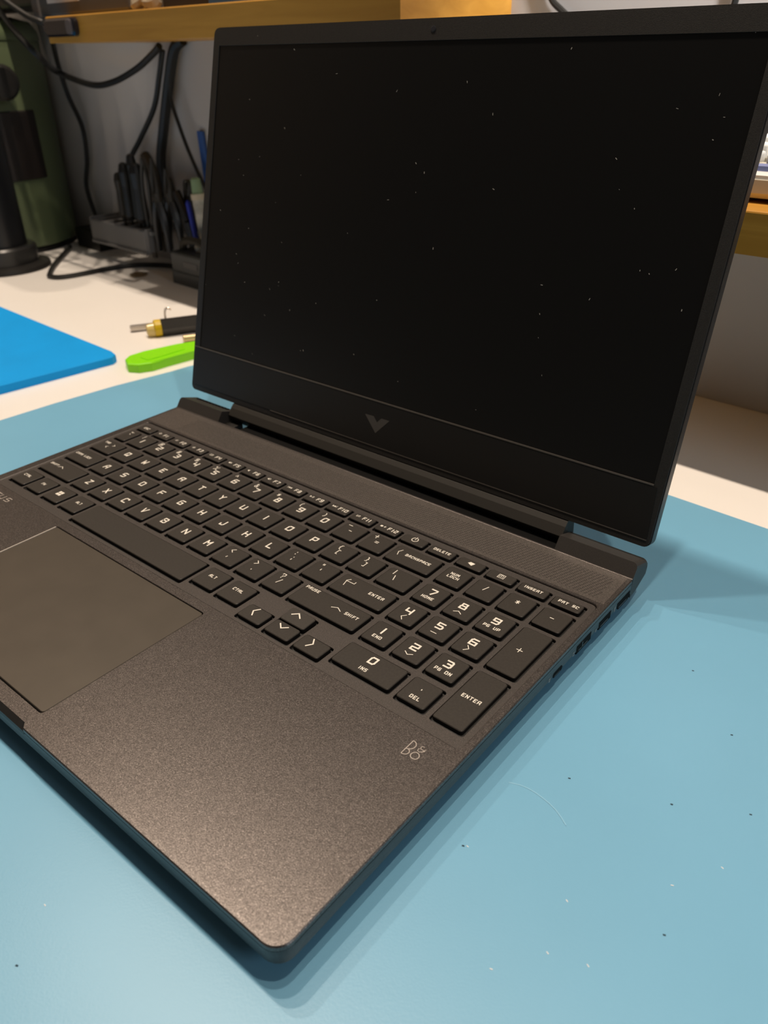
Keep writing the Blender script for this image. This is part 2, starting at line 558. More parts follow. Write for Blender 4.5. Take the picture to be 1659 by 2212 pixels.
# ================================================================== LAPTOP
XL, XR, YF, YB = -1.515, 17.506, -9.609, 3.174
ZM = ZD + .06
lap = thing('laptop', 'open dark grey laptop with black screen standing on the teal mat', 'laptop', (8, -3, ZM))

def base_outline(off=0, notch=False, rf=.36):
    x0, x1, y0, y1 = XL + off, XR - off, YF + off, YB
    r = max(rf - off, .1)
    pts = [(x1, y1), (x0, y1)]
    for k in range(7):
        a = math.radians(180 + 90 * k / 6)
        pts.append((x0 + r + r * math.cos(a), y0 + r + r * math.sin(a)))
    if notch:
        pts += [(6.21 - .12, y0), (6.21, -9.49), (9.78, -9.49), (9.78 + .12, y0)]
    else:
        pts += [(6.1, y0), (6.21, y0), (9.78, y0), (9.9, y0)]
    for k in range(7):
        a = math.radians(270 + 90 * k / 6)
        pts.append((x1 - r + r * math.cos(a), y0 + r + r * math.sin(a)))
    return pts
inset = rrect(-1.19, 17.33, -4.46, 1.62, .16, 4)
pad = (3.06, 9.80, -9.1, -4.76)
pad_hole = rrect(pad[0] - .03, pad[1] + .03, pad[2] - .05, pad[3] + .03, .09, 3)
link('deck', holed(base_outline(.02, True), [inset, pad_hole], -.12, 0), M_deck, lap, smooth=False)
# rounded rim round the deck edge
bm = B()
loops = []
for off, z in ((.10, .0012), (.03, .0002), (.0, -.03), (.0, -.10), (-.0, -.14)):
    loops.append([(x, y, z) for x, y in base_outline(off, False)])
rings = [[bm.verts.new(p) for p in l] for l in loops]
n = len(rings[0])
for a, b in zip(rings, rings[1:]):
    for i in range(1, n):
        j = (i + 1) % n
        xs = (loops[0][i][0] + loops[0][j][0]) / 2
        ys = loops[0][i][1]
        if ys < -9.3 and 6.0 < xs < 9.95: continue
        bm.faces.new((a[i], a[j], b[j], b[i]))
link('deck_edge', to_mesh(bm), M_deck, lap, smooth=True)
# finger notch
bm = B()
q = [(6.09, -9.609, -.10), (6.21, -9.49, 0), (9.78, -9.49, 0), (9.90, -9.609, -.10), (9.88, -9.615, -.2), (6.11, -9.615, -.2)]
vs = [bm.verts.new(p) for p in q]
bm.faces.new((vs[0], vs[3], vs[2], vs[1]))
bm.faces.new((vs[5], vs[4], vs[3], vs[0]))
link('finger_notch', to_mesh(bm), M_black, lap)
# body below the deck
bm = B()
loft(bm, [[(x, y, z) for x, y in base_outline(o, False)] for o, z in ((0, -.12), (.0, -.44), (.03, -.50), (.25, -.60), (.9, -.76), (1.3, -.80))])
link('base_shell', to_mesh(bm), M_rim, lap, smooth=True)
for fx0, fx1, fy in ((1.2, 14.8, -8.3), (1.5, 5, 1.9), (11, 14.5, 1.9)):
    bm = B()
    box(bm, fx0, fx1, fy - .3, fy + .3, ZM, -.74, r=.25)
    link('rubber_foot', to_mesh(bm), M_black, lap)
# rear end caps beside the hinge bar
prof = [(3.165, .0), (3.42, .35), (4.08, .14), (4.2, .02), (4.24, -.13), (4.17, -.39), (3.85, -.53), (3.15, -.58)]
M_cap = flake_mat('cap_paint', (.045, .041, .038), .45, .4, .08)
def endcap(x0, x1, outer):
    bm = B()
    xs = [x0, x1]
    lp = [[(x, y, z) for y, z in prof] for x in xs]
    rings = loft(bm, lp)
    out_ring = rings[1] if outer > 0 else rings[0]
    es = [e for e in bm.edges if e.verts[0] in out_ring and e.verts[1] in out_ring]
    sel = []
    for e in es:
        mid = (e.verts[0].co + e.verts[1].co) / 2
        if mid.y > 3.5: sel.append(e)
    bmesh.ops.bevel(bm, geom=sel, offset=.14, segments=3, affect='EDGES', profile=.5)
    return link('rear_cap', to_mesh(bm), M_cap, lap)
endcap(15.20, XR, 1)
endcap(XL, .95, -1)
bm = B()
box(bm, XL + .12, XR - .12, 1.70, 3.12, -.02, .0022)  # overlay of brightened deck paint, standing in for light on the rear strip
link('lit_speaker_strip', to_mesh(bm), flake_mat('deck_paint_brightened', (.15, .133, .122), .38, .7, .3), lap)
# thin lit edge of the speaker deck at the back
bm = B()
box(bm, XL, XR, 3.13, 3.20, -.10, .012, bev=.012)
link('rear_deck_edge', to_mesh(bm), M_deck, lap)
bm = B()
box(bm, -.9, .6, 3.55, 3.75, .19, .30)
# vent slots in the left cap
for k in range(8):
    pass
bm.free()
bm = B()
for k in range(10):
    x = -1.05 + k * .19
    obox(bm, (x, 3.92, .205), (1, 0, 0), (0, .95, -.3), (0, .3, .95), .055, .07, .012)
link('vent_slots', to_mesh(bm), M_well, lap)

# keyboard plate with key wells ---------------------------------------
KEYS = []   # (x0,x1,y0,y1, spec)
def K(x0, x1, y0, y1, *leg): KEYS.append((x0, x1, y0, y1, leg))
CH = .79
H = .76
# legend entries: ('c', text) big letter; ('n', low, up); ('s', text, x, y, h) small absolute; ('p', polys, w)
for i in range(19):
    r = -.28 + .9645 * i
    x0 = r - .79 if i else -1.02
    x1 = r
    y0, y1 = .975, 1.34
    cx = (x0 + x1) / 2
    if i == 0: K(x0, x1, y0, y1, ('s', 'ESC', cx - .18, 1.12, .09))
    elif 1 <= i <= 12:
        K(x0, x1, y0, y1, ('s', 'F%d' % i, cx + (-.0 if i > 9 else .04), 1.12, .125), ('icon', i, cx - .22, 1.20))
    elif i == 13: K(x0, x1, y0, y1, ('power', cx, 1.19))
    elif i == 14: K(x0, x1, y0, y1, ('s', 'DELETE', cx - .27, 1.13, .085))
    elif i == 15: K(x0, x1, y0, y1, ('diamond', cx, 1.16))
    elif i == 16: K(x0, x1, y0, y1, ('calc', cx, 1.16))
    elif i == 17: K(x0, x1, y0, y1, ('s', 'INSERT', cx - .26, 1.13, .085))
    else: K(x0, x1, y0, y1, ('s', 'PRT SC', cx - .24, 1.13, .085))
# number row
K(-1.02, -.5, 0, H, ('sym', '~', -.82, .52), ('sym', '`', -.78, .32))
for k, (lo, up) in enumerate(zip('1234567890-=', '!@#$%^&*()_+')):
    r = k + .5
    x0 = r - CH
    cx = (x0 + r) / 2
    if lo.isdigit():
        K(x0, r, 0, H, ('big', lo, cx + .0, .29), ('sym', up, cx - .22, .54))
    else:
        K(x0, r, 0, H, ('sym', lo, cx - .02, .32), ('sym', up, cx - .2, .56))
K(11.70, 13.157, 0, H, ('chev', [(11.93, .56), (11.87, .44), (11.93, .30)]), ('s', 'BACKSPACE', 12.14, .385, .085))
def rows(y0, keys, off):
    for k, c in enumerate(keys):
        r = k + off
        x0 = r - CH
        cx = (x0 + r) / 2
        if len(c) == 1:
            K(x0, r, y0, y0 + H, ('big', c, cx, y0 + .315))
        else:
            K(x0, r, y0, y0 + H, ('sym', c[0], cx - .06, y0 + .27), ('sym', c[1], cx - .15, y0 + .50))
K(-1.02, .007, -.995, -.995 + H, ('s', 'TAB', -.93, -.47, .085), ('chev', [(-.42, -.42), (-.34, -.47), (-.42, -.52)]), ('chev', [(-.52, -.62), (-.60, -.67), (-.52, -.72)]))
rows(-.995, ['Q', 'W', 'E', 'R', 'T', 'Y', 'U', 'I', 'O', 'P', '[{', ']}'], 1.0)
K(12.21, 13.157, -.995, -.995 + H, ('sym', '\\', 12.56, -.72), ('sym', '|', 12.42, -.50))
K(-1.02, .246, -1.985, -1.985 + H, ('s', 'CAPS LOCK', -.98, -1.61, .085))
rows(-1.985, ['A', 'S', 'D', 'F', 'G', 'H', 'J', 'K', 'L', ';:', '\'"'], 1.236)
K(11.45, 13.157, -1.985, -1.985 + H, ('chev', [(11.73, -1.39), (11.66, -1.48), (11.72, -1.69)]), ('chev', [(11.66, -1.5), (11.93, -1.5), (11.93, -1.42)]), ('s', 'ENTER', 12.50, -1.60, .09))
K(-1.02, .735, -2.982, -2.982 + H, ('s', 'SHIFT', -.96, -2.59, .085), ('chev', [(-.48, -2.6), (-.35, -2.51), (-.22, -2.6)]))
rows(-2.982, ['Z', 'X', 'C', 'V', 'B', 'N', 'M', ',<', '.>', '/?'], 1.735)
K(10.95, 13.157, -2.982, -2.982 + H, ('s', 'PAUSE', 11.03, -2.365, .085), ('chev', [(12.13, -2.59), (12.28, -2.51), (12.43, -2.59)]), ('s', 'SHIFT', 12.57, -2.6, .085))
y = -4.014
K(-1.02, -.252, y, y + H, ('s', 'CTRL', -.88, -3.61, .085))
K(-.09, .691, y, y + H, ('s', 'FN', .2, -3.61, .085))
K(.93, 1.719, y, y + H, ('win', 1.28, -3.59))
K(1.93, 2.728, y, y + H, ('s', 'ALT', 2.21, -3.61, .085))
K(2.92, 8.16, -4.22, y + H)
K(8.37, 9.166, y, y + H, ('s', 'ALT', 8.62, -3.61, .085))
K(9.37, 10.166, y, y + H, ('s', 'CTRL', 9.58, -3.61, .085))
K(10.44, 11.21, -4.235, -3.72, ('arrow', [(10.80, -3.76), (10.70, -3.905), (10.80, -4.05)]))
K(11.41, 12.20, -4.235, -3.735, ('arrow', [(11.60, -3.84), (11.735, -3.96), (11.87, -3.84)]))
K(11.41, 12.22, -3.70, -3.21, ('arrow', [(11.59, -3.44), (11.73, -3.32), (11.87, -3.44)]))
K(12.39, 13.19, -4.235, -3.72, ('arrow', [(12.67, -3.77), (12.77, -3.915), (12.67, -4.06)]))
NX = [(13.42, 14.148), (14.37, 15.113), (15.33, 16.08), (16.31, 17.075)]
K(*NX[0], 0, H, ('s', 'NUM', 13.63, .44, .085), ('s', 'LOCK', 13.60, .30, .085))
K(*NX[1], 0, H, ('sym', '/', 14.72, .36))
K(*NX[2], 0, H, ('sym', '*', 15.67, .36))
K(*NX[3], 0, H, ('sym', '-', 16.66, .32))
def npk(col, y0, d, sub=None, arrow=None):
    x0, x1 = NX[col]
    cx = (x0 + x1) / 2
    a = [('bign', d, cx - .03, y0 + .37)]
    if sub: a.append(('s', sub, cx - text_w(sub, .085) / 2 - .02, y0 + .17, .085))
    if arrow: a.append(('chev', [(cx - .02 + ax, y0 + .20 + ay) for ax, ay in arrow]))
    K(x0, x1, y0, y0 + H, *a)
npk(0, -.995, '7', 'HOME'); npk(1, -.995, '8', None, [(-.11, -.03), (0, .04), (.11, -.03)]); npk(2, -.995, '9', 'PG UP')
npk(0, -1.985, '4', None, [(.05, .1), (-.04, 0), (.05, -.1)]); npk(1, -1.985, '5', None, [(-.08, -.02), (.08, -.02)]); npk(2, -1.985, '6', None, [(-.05, .1), (.04, 0), (-.05, -.1)])
npk(0, -2.982, '1', 'END'); npk(1, -2.982, '2', None, [(-.11, .03), (0, -.04), (.11, .03)]); npk(2, -2.982, '3', 'PG DN')
K(*NX[3], -1.985, -.995 + H, ('plus', 16.67, -1.10))
K(*NX[3], -4.014, -2.982 + H, ('s', 'ENTER', 16.46, -3.15, .09))
K(13.42, 15.113, y, y + H, ('bign', '0', 14.25, -3.59), ('s', 'INS', 14.14, -3.87, .085))
K(*NX[2], y, y + H, ('sym', '.', 15.69, -3.56), ('s', 'DEL', 15.60, -3.87, .085))

wells = []
for x0, x1, y0, y1, leg in KEYS:
    if abs(y0 + 4.235) < .001 and abs(x0 - 11.41) < .01: continue     # the down key shares a well with the up key
    if abs(y0 + 3.70) < .001: y0 = -4.235
    g = .035
    wells.append(rrect(x0 - g + .015, x1 + g + .055, y0 - g - .075, y1 + g - .015, .07, 2))
kpl = rrect(-1.16, 17.31, -4.45, 1.56, .15, 4)
M_plate = flake_mat('keyboard_plate_paint', (.07, .062, .058), .46, .5, .25)
link('keyboard_plate', holed(kpl, wells, -.08, -.025), M_plate, lap)
bm = B()
box(bm, -1.25, 17.4, -4.5, 1.68, -.30, -.20)
link('keyboard_tray', to_mesh(bm), M_well, lap)
# slim skirt so the plate meets the deck at the front and the sides
bm = B()
lp = [[(px, py, z) for px, py in rrect(-1.16 - a, 17.31 + a, -4.45 - b, 1.575, .15, 4)] for a, b, z in ((0, 0, -.025), (.028, .0, -.004))]
ring = [[bm.verts.new(p) for p in l] for l in lp]
for i in range(len(lp[0])):
    j = (i + 1) % len(lp[0])
    if lp[0][i][1] > 1.4 and lp[0][j][1] > 1.4: continue
    bm.faces.new((ring[0][i], ring[0][j], ring[1][j], ring[1][i]))
link('plate_skirt', to_mesh(bm), M_plate, lap)

ZT = .004
def key_mesh(w, d):
    bm = B()
    a, b = w / 2, d / 2
    for r in ():
        pass
    lo = []
    for o, z in ((.0, -.19), (.0, -.024), (.006, -.010), (.02, .0)):
        lo.append([(x, y, z) for x, y in rrect(-a + o, a - o, -b + o, b - o, .065 - o * .6, 3)])
    loft(bm, lo)
    bm.faces.ensure_lookup_table()
    for v in bm.verts: v.co = Vector((v.co.x * S, v.co.y * S, v.co.z * S))
    bmesh.ops.recalc_face_normals(bm, faces=bm.faces)
    me = bpy.data.meshes.new('key')
    bm.to_mesh(me)
    bm.free()
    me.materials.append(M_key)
    me.materials.append(M_key_shade)
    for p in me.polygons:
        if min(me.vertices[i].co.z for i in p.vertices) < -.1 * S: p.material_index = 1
    for p in me.polygons: p.use_smooth = False
    return me
def circle(cx, cy, r, n=14, a0=0, a1=360):
    return [(cx + r * math.cos(math.radians(a0 + (a1 - a0) * k / n)), cy + r * math.sin(math.radians(a0 + (a1 - a0) * k / n))) for k in range(n + 1)]
cache = {}
lapw = worldloc(lap)
random.seed(3)
for x0, x1, y0, y1, leg in KEYS:
    kk = (round(x1 - x0, 3), round(y1 - y0, 3))
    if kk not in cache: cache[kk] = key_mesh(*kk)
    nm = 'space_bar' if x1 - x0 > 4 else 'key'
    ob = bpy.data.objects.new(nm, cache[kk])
    COL.objects.link(ob)
    ob.parent = lap
    up = abs(y0 + 3.70) < .001
    kz = .03 if up else 0.0
    ob.location = W((x0 + x1) / 2, (y0 + y1) / 2, kz) - lapw
    if up: ob.rotation_euler = (math.radians(3.5), 0, 0)
    if nm == 'space_bar': ob['label'] = 'wide blank space bar'
    if not leg: continue
    bm = B()
    org = ((x0 + x1) / 2, (y0 + y1) / 2)
    fx = lambda a, b: (a, b, ZT + kz)
    big = False
    for e in leg:
        t = e[0]
        if t == 'big':
            strokes(bm, glyph_polys(e[1], e[2] - .078, e[3] - .005, .156, .215), fx, .043)
            big = True
        elif t == 'bign':
            strokes(bm, glyph_polys(e[1], e[2] - .075, e[3], .165, .205), fx, .047)
        elif t == 'sym':
            strokes(bm, glyph_polys(e[1], e[2] - .06, e[3], .13, .19), fx, .023)
        elif t == 's':
            strokes(bm, text_polys(e[1], e[2], e[3], e[4] * 1.03, .62, .47)[0], fx, .0205 if e[4] < .1 else .026)
        elif t == 'chev':
            strokes(bm, [e[1]], fx, .020)
        elif t == 'arrow':
            strokes(bm, [e[1]], fx, .034)
        elif t == 'plus':
            strokes(bm, [[(e[1] - .075, e[2]), (e[1] + .075, e[2])], [(e[1], e[2] - .075), (e[1], e[2] + .075)]], fx, .02)
        elif t == 'power':
            strokes(bm, [circle(e[1], e[2], .095, 14, 115, 425), [(e[1], e[2]), (e[1], e[2] + .13)]], fx, .022)
        elif t == 'diamond':
            cx, cy = e[1], e[2]
            vs = [bm.verts.new(fx(a, b)) for a, b in ((cx - .10, cy), (cx - .05, cy + .075), (cx + .10, cy + .06), (cx + .05, cy - .075))]
            bm.faces.new(list(reversed(vs)))
        elif t == 'calc':
            cx, cy = e[1], e[2]
            pl = [[(cx - .09, cy - .08), (cx + .09, cy - .08), (cx + .09, cy + .08), (cx - .09, cy + .08), (cx - .09, cy - .08)]]
            pl += [[(cx - .05 + .05 * i, cy - .045), (cx - .05 + .05 * i, cy + .03)] for i in range(3)]
            pl += [[(cx - .05, cy + .05), (cx + .05, cy + .05)]]
            strokes(bm, pl, fx, .015)
        elif t == 'win':
            cx, cy = e[1], e[2]
            for sx in (-1, 1):
                for sy in (-1, 1):
                    a, b = cx + sx * .058, cy + sy * .058
                    vs = [bm.verts.new(fx(a + i * .05, b + j * .05)) for i, j in ((-1, -1), (1, -1), (1, 1), (-1, 1))]
                    bm.faces.new(vs)
        elif t == 'icon':
            i, cx, cy = e[1], e[2], e[3]
            pl = []
            if i == 1: pl = [circle(cx, cy, .05, 8), [(cx - .02, cy), (cx + .02, cy)]]
            elif i in (2, 3):
                r = .018 if i == 2 else .03
                pl = [circle(cx, cy, r, 8)] + [[(cx + math.cos(a) * .05, cy + math.sin(a) * .05), (cx + math.cos(a) * .062, cy + math.sin(a) * .062)] for a in [k * math.pi / 4 for k in range(8)]]
            elif i == 4: pl = [[(cx - .07, cy - .04), (cx + .07, cy - .04), (cx + .07, cy + .04), (cx - .07, cy + .04), (cx - .07, cy - .04)], [(cx - .03, cy), (cx + .03, cy)]]
            elif i in (5, 6, 7):
                vs = [bm.verts.new(fx(a, b)) for a, b in ((cx - .06, cy - .025), (cx - .03, cy - .025), (cx + .01, cy - .06), (cx + .01, cy + .06), (cx - .03, cy + .025), (cx - .06, cy + .025))]
                bm.faces.new(vs)
                if i == 5: pl = [[(cx + .03, cy - .03), (cx + .08, cy + .03)], [(cx + .03, cy + .03), (cx + .08, cy - .03)]]
                if i == 7: pl = [circle(cx + .01, cy, .05, 5, -50, 50)]
            elif i in (8, 9, 10):
                for k in (0, 1):
                    s = -1 if i == 8 else 1
                    if i == 9 and k: continue
                    a = cx + (k - .5) * .075
                    vs = [bm.verts.new(fx(*p)) for p in ((a - s * .035, cy - .045), (a + s * .035, cy), (a - s * .035, cy + .045))]
                    bm.faces.new(vs)
                if i == 9: pl = [[(cx + .04, cy - .045), (cx + .04, cy + .045)], [(cx + .075, cy - .045), (cx + .075, cy + .045)]]
                else: pl = [[(cx + (-.09 if i == 8 else .09), cy - .045), (cx + (-.09 if i == 8 else .09), cy + .045)]]
            elif i == 11: pl = [[(cx - .07, cy + .025), (cx + .06, cy + .025), (cx + .03, cy + .05)], [(cx + .07, cy - .02), (cx - .06, cy - .02), (cx - .03, cy - .045)]]
            elif i == 12:
                vs = [bm.verts.new(fx(cx - .05 + a * .04, cy + b * .035)) for a, b in ((-1, -1), (1, -1), (1, 1), (-1, 1))]
                bm.faces.new(vs)
                pl = [[(cx + .07, cy - .045), (cx + .07, cy + .045)], [(cx + .03, cy), (cx + .11, cy)]]
            strokes(bm, pl, fx, .014)
    # keep the legend flush on the cap
    me = to_mesh(bm)
    me.materials.append(M_legend)
    lo = bpy.data.objects.new('legend', me)
    COL.objects.link(lo)
    org3 = W(org[0], org[1], kz)
    me.transform(Matrix.Translation(-org3))
    lo.parent = ob
    if leg and leg[0][0] == 'big' and leg[0][1] in 'FJ':
        bm = B()
        box(bm, org[0] - .07, org[0] + .07, y0 + .09, y0 + .105, -.001, .004)
        me = to_mesh(bm); me.materials.append(M_key)
        me.transform(Matrix.Translation(-org3))
        bo = bpy.data.objects.new('homing_bar', me)
        COL.objects.link(bo); bo.parent = ob

# touchpad
bm = B()
box(bm, pad[0], pad[1], pad[2], pad[3], -.10, -.012, bev=.012, r=.08)
link('touchpad', to_mesh(bm), M_pad, lap)
bm = B()
box(bm, pad[0] - .1, pad[1] + .1, pad[2] - .1, pad[3] + .1, -.2, -.14)
link('touchpad_well', to_mesh(bm), M_well, lap)

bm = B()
box(bm, pad[0] - .028, pad[0] - .004, pad[2] + .1, pad[3] - .02, -.02, .003)  # highlight on the left touchpad edge, painted as a bright strip
link('touchpad_glint', to_mesh(bm), mat('edge_glint', (.75, .70, .64), .3, .3), lap)
# deck prints
bm = B()
fz = lambda a, b: (a, b, .003)
# audio maker's mark: B, O and a small ampersand
sx = .36 / .36
polyB = [[(16.44, -5.21), (16.44, -4.82)], circle(16.44, -4.935, .115, 10, -90, 90), [(16.44, -4.82), (16.44, -4.82)], circle(16.44, -5.13, .085, 10, -90, 90)]
polyB = [[(16.45, -5.22), (16.45, -4.82)],
         [(16.45, -4.82), (16.49, -4.815), (16.54, -4.84), (16.575, -4.89), (16.575, -4.95), (16.55, -5.01), (16.50, -5.05), (16.455, -5.06)],
         [(16.50, -5.05), (16.545, -5.07), (16.57, -5.11), (16.565, -5.16), (16.54, -5.195), (16.50, -5.215), (16.45, -5.22)]]
strokes(bm, polyB, fz, .018)
strokes(bm, [circle(16.71, -5.11, .088, 20)], fz, .018)
strokes(bm, [[(16.80, -4.91), (16.72, -4.98), (16.67, -4.97), (16.66, -4.92), (16.70, -4.895), (16.675, -4.86), (16.69, -4.82), (16.73, -4.815)], [(16.70, -4.895), (16.80, -4.895)], [(16.79, -4.86), (16.76, -4.96)]], fz, .013)
link('audio_mark', to_mesh(bm), M_logo, lap)
bm = B()
# model word at the left of the touchpad
for ch, wx, ww in (('V', -1.12, .2), ('I', -.86, .1), ('C', -.67, .2), ('T', -.37, .2), ('U', -.08, .2), ('S', .26, .19)):
    strokes(bm, [[(px + (py + 4.95) * -.0, py) for px, py in pl] for pl in glyph_polys(ch, wx, -4.94, ww, .19)], fz, .026)
link('printed_word', to_mesh(bm), M_logo, lap)

# speaker perforations
bm = B()
random.seed(1)
ny = 19
for j in range(ny):
    yy = 1.86 + j * .055
    n = int((17.2 - .2) / .11)
    for i in range(n):
        xx = .2 + i * .11 + (j * .02) % .11
        if xx > 17.22 - max(0, (yy - 1.86 - .5)) * .0: continue
        r = .021
        vs = [bm.verts.new((xx + r * math.cos(a), yy + r * .9 * math.sin(a), .004)) for a in [k * math.pi / 3 for k in range(6)]]
        bm.faces.new(vs)
sg = link('speaker_grille', to_mesh(bm), mat('perforation_dark', (.018, .015, .013), .6), lap)
sg['kind'] = 'stuff'

# ports on the right side
def port(yc, zc, hy, hz, name, kind):
    bm = B()
    if kind == 'c':
        lp = []
        for x in (XR + .004, XR - .3):
            ring = []
            for yy, zz in rrect(yc - hy, yc + hy, zc - hz, zc + hz, hz * .95, 4):
                ring.append((x, yy, zz))
            lp.append(ring)
        loft(bm, lp)
    elif kind == 'h':
        lp = [[(x, yc + a, zc + b) for a, b in ((-hy, hz), (hy, hz), (hy, -.2 * hz), (hy * .75, -hz), (-hy * .75, -hz), (-hy, -.2 * hz))] for x in (XR + .004, XR - .3)]
        loft(bm, lp)
    else:
        box(bm, XR - .3, XR + .004, yc - hy, yc + hy, zc - hz, zc + hz)
    p = link(name, to_mesh(bm), M_well, lap)
    bm = B()
    box(bm, XR - .02, XR + .006, yc - hy * .7, yc + hy * .55, zc - hz * .66, zc - hz * .40)
    link('contact_tongue', to_mesh(bm), M_port, p)
    return p
port(2.72, -.42, .38, .12, 'video_port', 'h')
port(1.65, -.40, .33, .115, 'usb_port', 'a')
port(.53, -.40, .37, .12, 'usb_port', 'a')
bm = B(); box(bm, XR - .01, XR + .010, .42, .47, -.47, -.30); link('network_latch', to_mesh(bm), M_black, lap)
port(-.75, -.42, .22, .075, 'usb_c_port', 'c')
bm = B()
fr = lambda a, b: (XR + .006, a, b)
NUP[0] = Vector((1, 0, 0))
for (ya, s, h) in ((2.12, 'HDMI', .05), (1.08, 'SS', .05), (-.08, 'SS', .07), (-1.22, 'SS', .06)):
    pl = text_polys(s, 0, 0, h)[0]
    strokes(bm, [[(ya + 0.05 - q2[1] * 0 + q2[1], -.46 + q2[0]) for q2 in l] for l in pl], fr, .010)
link('port_marks', to_mesh(bm), M_logo, lap)

# ---- lid (plane coordinates x, s along the panel, t behind the front face)
TI = .251
LY, LZ = 3.963, .487
sT, cT = math.sin(TI), math.cos(TI)
def LP(x, s, t):
    return (x, LY + s * sT + t * cT, LZ + s * cT - t * sT)
def lid_prism(bm, pts2, t0, t1, bev=0):
    lo = [[LP(x, s, t) for x, s in pts2] for t in (t0, t1)]
    rings = loft(bm, lo)
    if bev:
        es = [e for e in bm.edges if e.verts[0] in rings[0] and e.verts[1] in rings[0]]
        bmesh.ops.bevel(bm, geom=es, offset=bev, segments=2, affect='EDGES', profile=.5)
LH = 12.70
bm = B()
lid_prism(bm, rrect(XL, XR, .03, LH, .22, 5), .06, .36)
link('lid_shell', to_mesh(bm), M_lid, lap)
# bezel ring (top, left, right) with raised edge
scr = (-1.20, 17.20, 1.74, 12.13)
me = holed(rrect(XL + .03, XR - .03, .05, LH - .03, .2, 5), [rrect(scr[0], scr[1], scr[2], scr[3], .03, 2)], 0, .07)
# map the flat plate into the lid plane
inv = me.copy()
for v in me.vertices:
    x, s, t = v.co.x / S, v.co.y / S, (v.co.z - DESK) / S + ZD
    v.co = W(*LP(x, s, t))
bpy.data.meshes.remove(inv)
link('bezel', me, M_bezel, lap)
bm = B()
lid_prism(bm, [(scr[0] - .02, scr[2] - .02), (scr[1] + .02, scr[2] - .02), (scr[1] + .02, scr[3] + .02), (scr[0] - .02, scr[3] + .02)], .03, .062)
link('screen', to_mesh(bm), M_screen, lap, label='switched-off black display panel')
# chin plate with seam lines
bm = B()
lid_prism(bm, [(-1.44, .27), (17.38, .27), (17.30, 1.70), (-1.40, 1.70)], -.012, .02)
link('chin_plate', to_mesh(bm), M_chin, lap)
bm = B()
lid_prism(bm, [(-1.44, 1.715), (17.20, 1.715), (17.20, 1.755), (-1.44, 1.755)], -.022, .02)
link('seam', to_mesh(bm), M_seam, lap)
bm = B()
lid_prism(bm, [(3.0, .235), (17.38, .235), (17.38, .262), (3.0, .262)], -.016, .02)
link('seam', to_mesh(bm), M_seam, lap)
# V badge on the chin
bm = B()
lid_prism(bm, [(7.42, 1.21), (7.95, .69), (8.45, 1.22), (8.11, 1.22), (7.955, 1.05), (7.78, 1.22)], -.018, 0)
link('badge', to_mesh(bm), mat('badge_grey', (.10, .095, .09), .4, .4), lap, label='grey V shaped emblem')
# webcam
bm = B()
lathe(bm, LP(7.95, 12.41, -.002), [(.085, 0), (.085, .012), (.06, .016), (.0, .016)], 20, axis=(0, -cT, sT))
cm = link('webcam', to_mesh(bm), mat('camera_glass', (.03, .03, .035), .15), lap)
# hinge bar
bm = B()
HB = [(4.20, .55), (3.96, .50), (3.84, .38), (3.68, .14), (3.70, .08), (3.92, -.22), (4.05, -.30), (4.25, -.30), (4.40, -.1), (4.36, .45)]
loft(bm, [[(x, a, b) for a, b in HB] for x in (1.0, 15.14)])
link('hinge_bar', to_mesh(bm), mat('hinge_bar_plastic', (.022, .02, .017), .5), lap)
bm = B()
box(bm, 1.9, 15.1, 3.21, 4.05, -.56, -.13)
link('rear_vent', to_mesh(bm), M_well, lap)
for x0, x1 in ((.96, 1.5), (14.7, 15.18)):
    bm = B()
    box(bm, x0, x1, 3.18, 3.9, -.5, -.16, bev=.03)
    link('hinge_mount', to_mesh(bm), M_black, lap)
# specks of dust on screen and bezel
bm = B()
random.seed(11)
dust = [(random.uniform(-1.1, 17.1), random.uniform(1.9, 12.5)) for _ in range(60)]
for x, s in dust:
    a = random.random() * 3.14
    l, w = random.uniform(.012, .035), random.uniform(.005, .011)
    vs = [bm.verts.new(LP(x + i * l * math.cos(a) - j * w * math.sin(a), s + i * l * math.sin(a) + j * w * math.cos(a), -.004 if (s > 12.15) else .026)) for i, j in ((-1, -1), (1, -1), (1, 1), (-1, 1))]
    bm.faces.new(vs)
d = link('dust', to_mesh(bm), M_dust, lap)
d['kind'] = 'stuff'

# ================================================================== THINGS ON THE DESK
M_green = mat('lime_plastic', (.25, .78, .0), .4)
# lime tool
gt = thing('pry_tool', 'lime green plastic pry tool lying beside the teal mat corner', 'tool', (-8.5, 8, ZD))
bm = B()
gp = [(-9.45, 6.25), (-9.75, 6.7), (-9.75, 7.5), (-9.25, 9.2), (-8.2, 11.6), (-7.6, 11.8), (-7.35, 11.2), (-7.7, 9.0), (-7.88, 7.6), (-7.95, 6.7), (-8.25, 6.15), (-8.75, 5.9)]
gp = [(x - .22, y) for x, y in gp]
prism(bm, gp, ZD, ZD + .42, bev=.08)
link('blade', to_mesh(bm), M_green, gt)
bm = B()
prism(bm, [(-9.2, 6.8), (-9.1, 7.6), (-8.6, 9.0), (-8.45, 8.9), (-8.5, 7.5), (-8.6, 6.8)], ZD + .42, ZD + .45, bev=.01)
link('raised_rib', to_mesh(bm), M_green, gt)

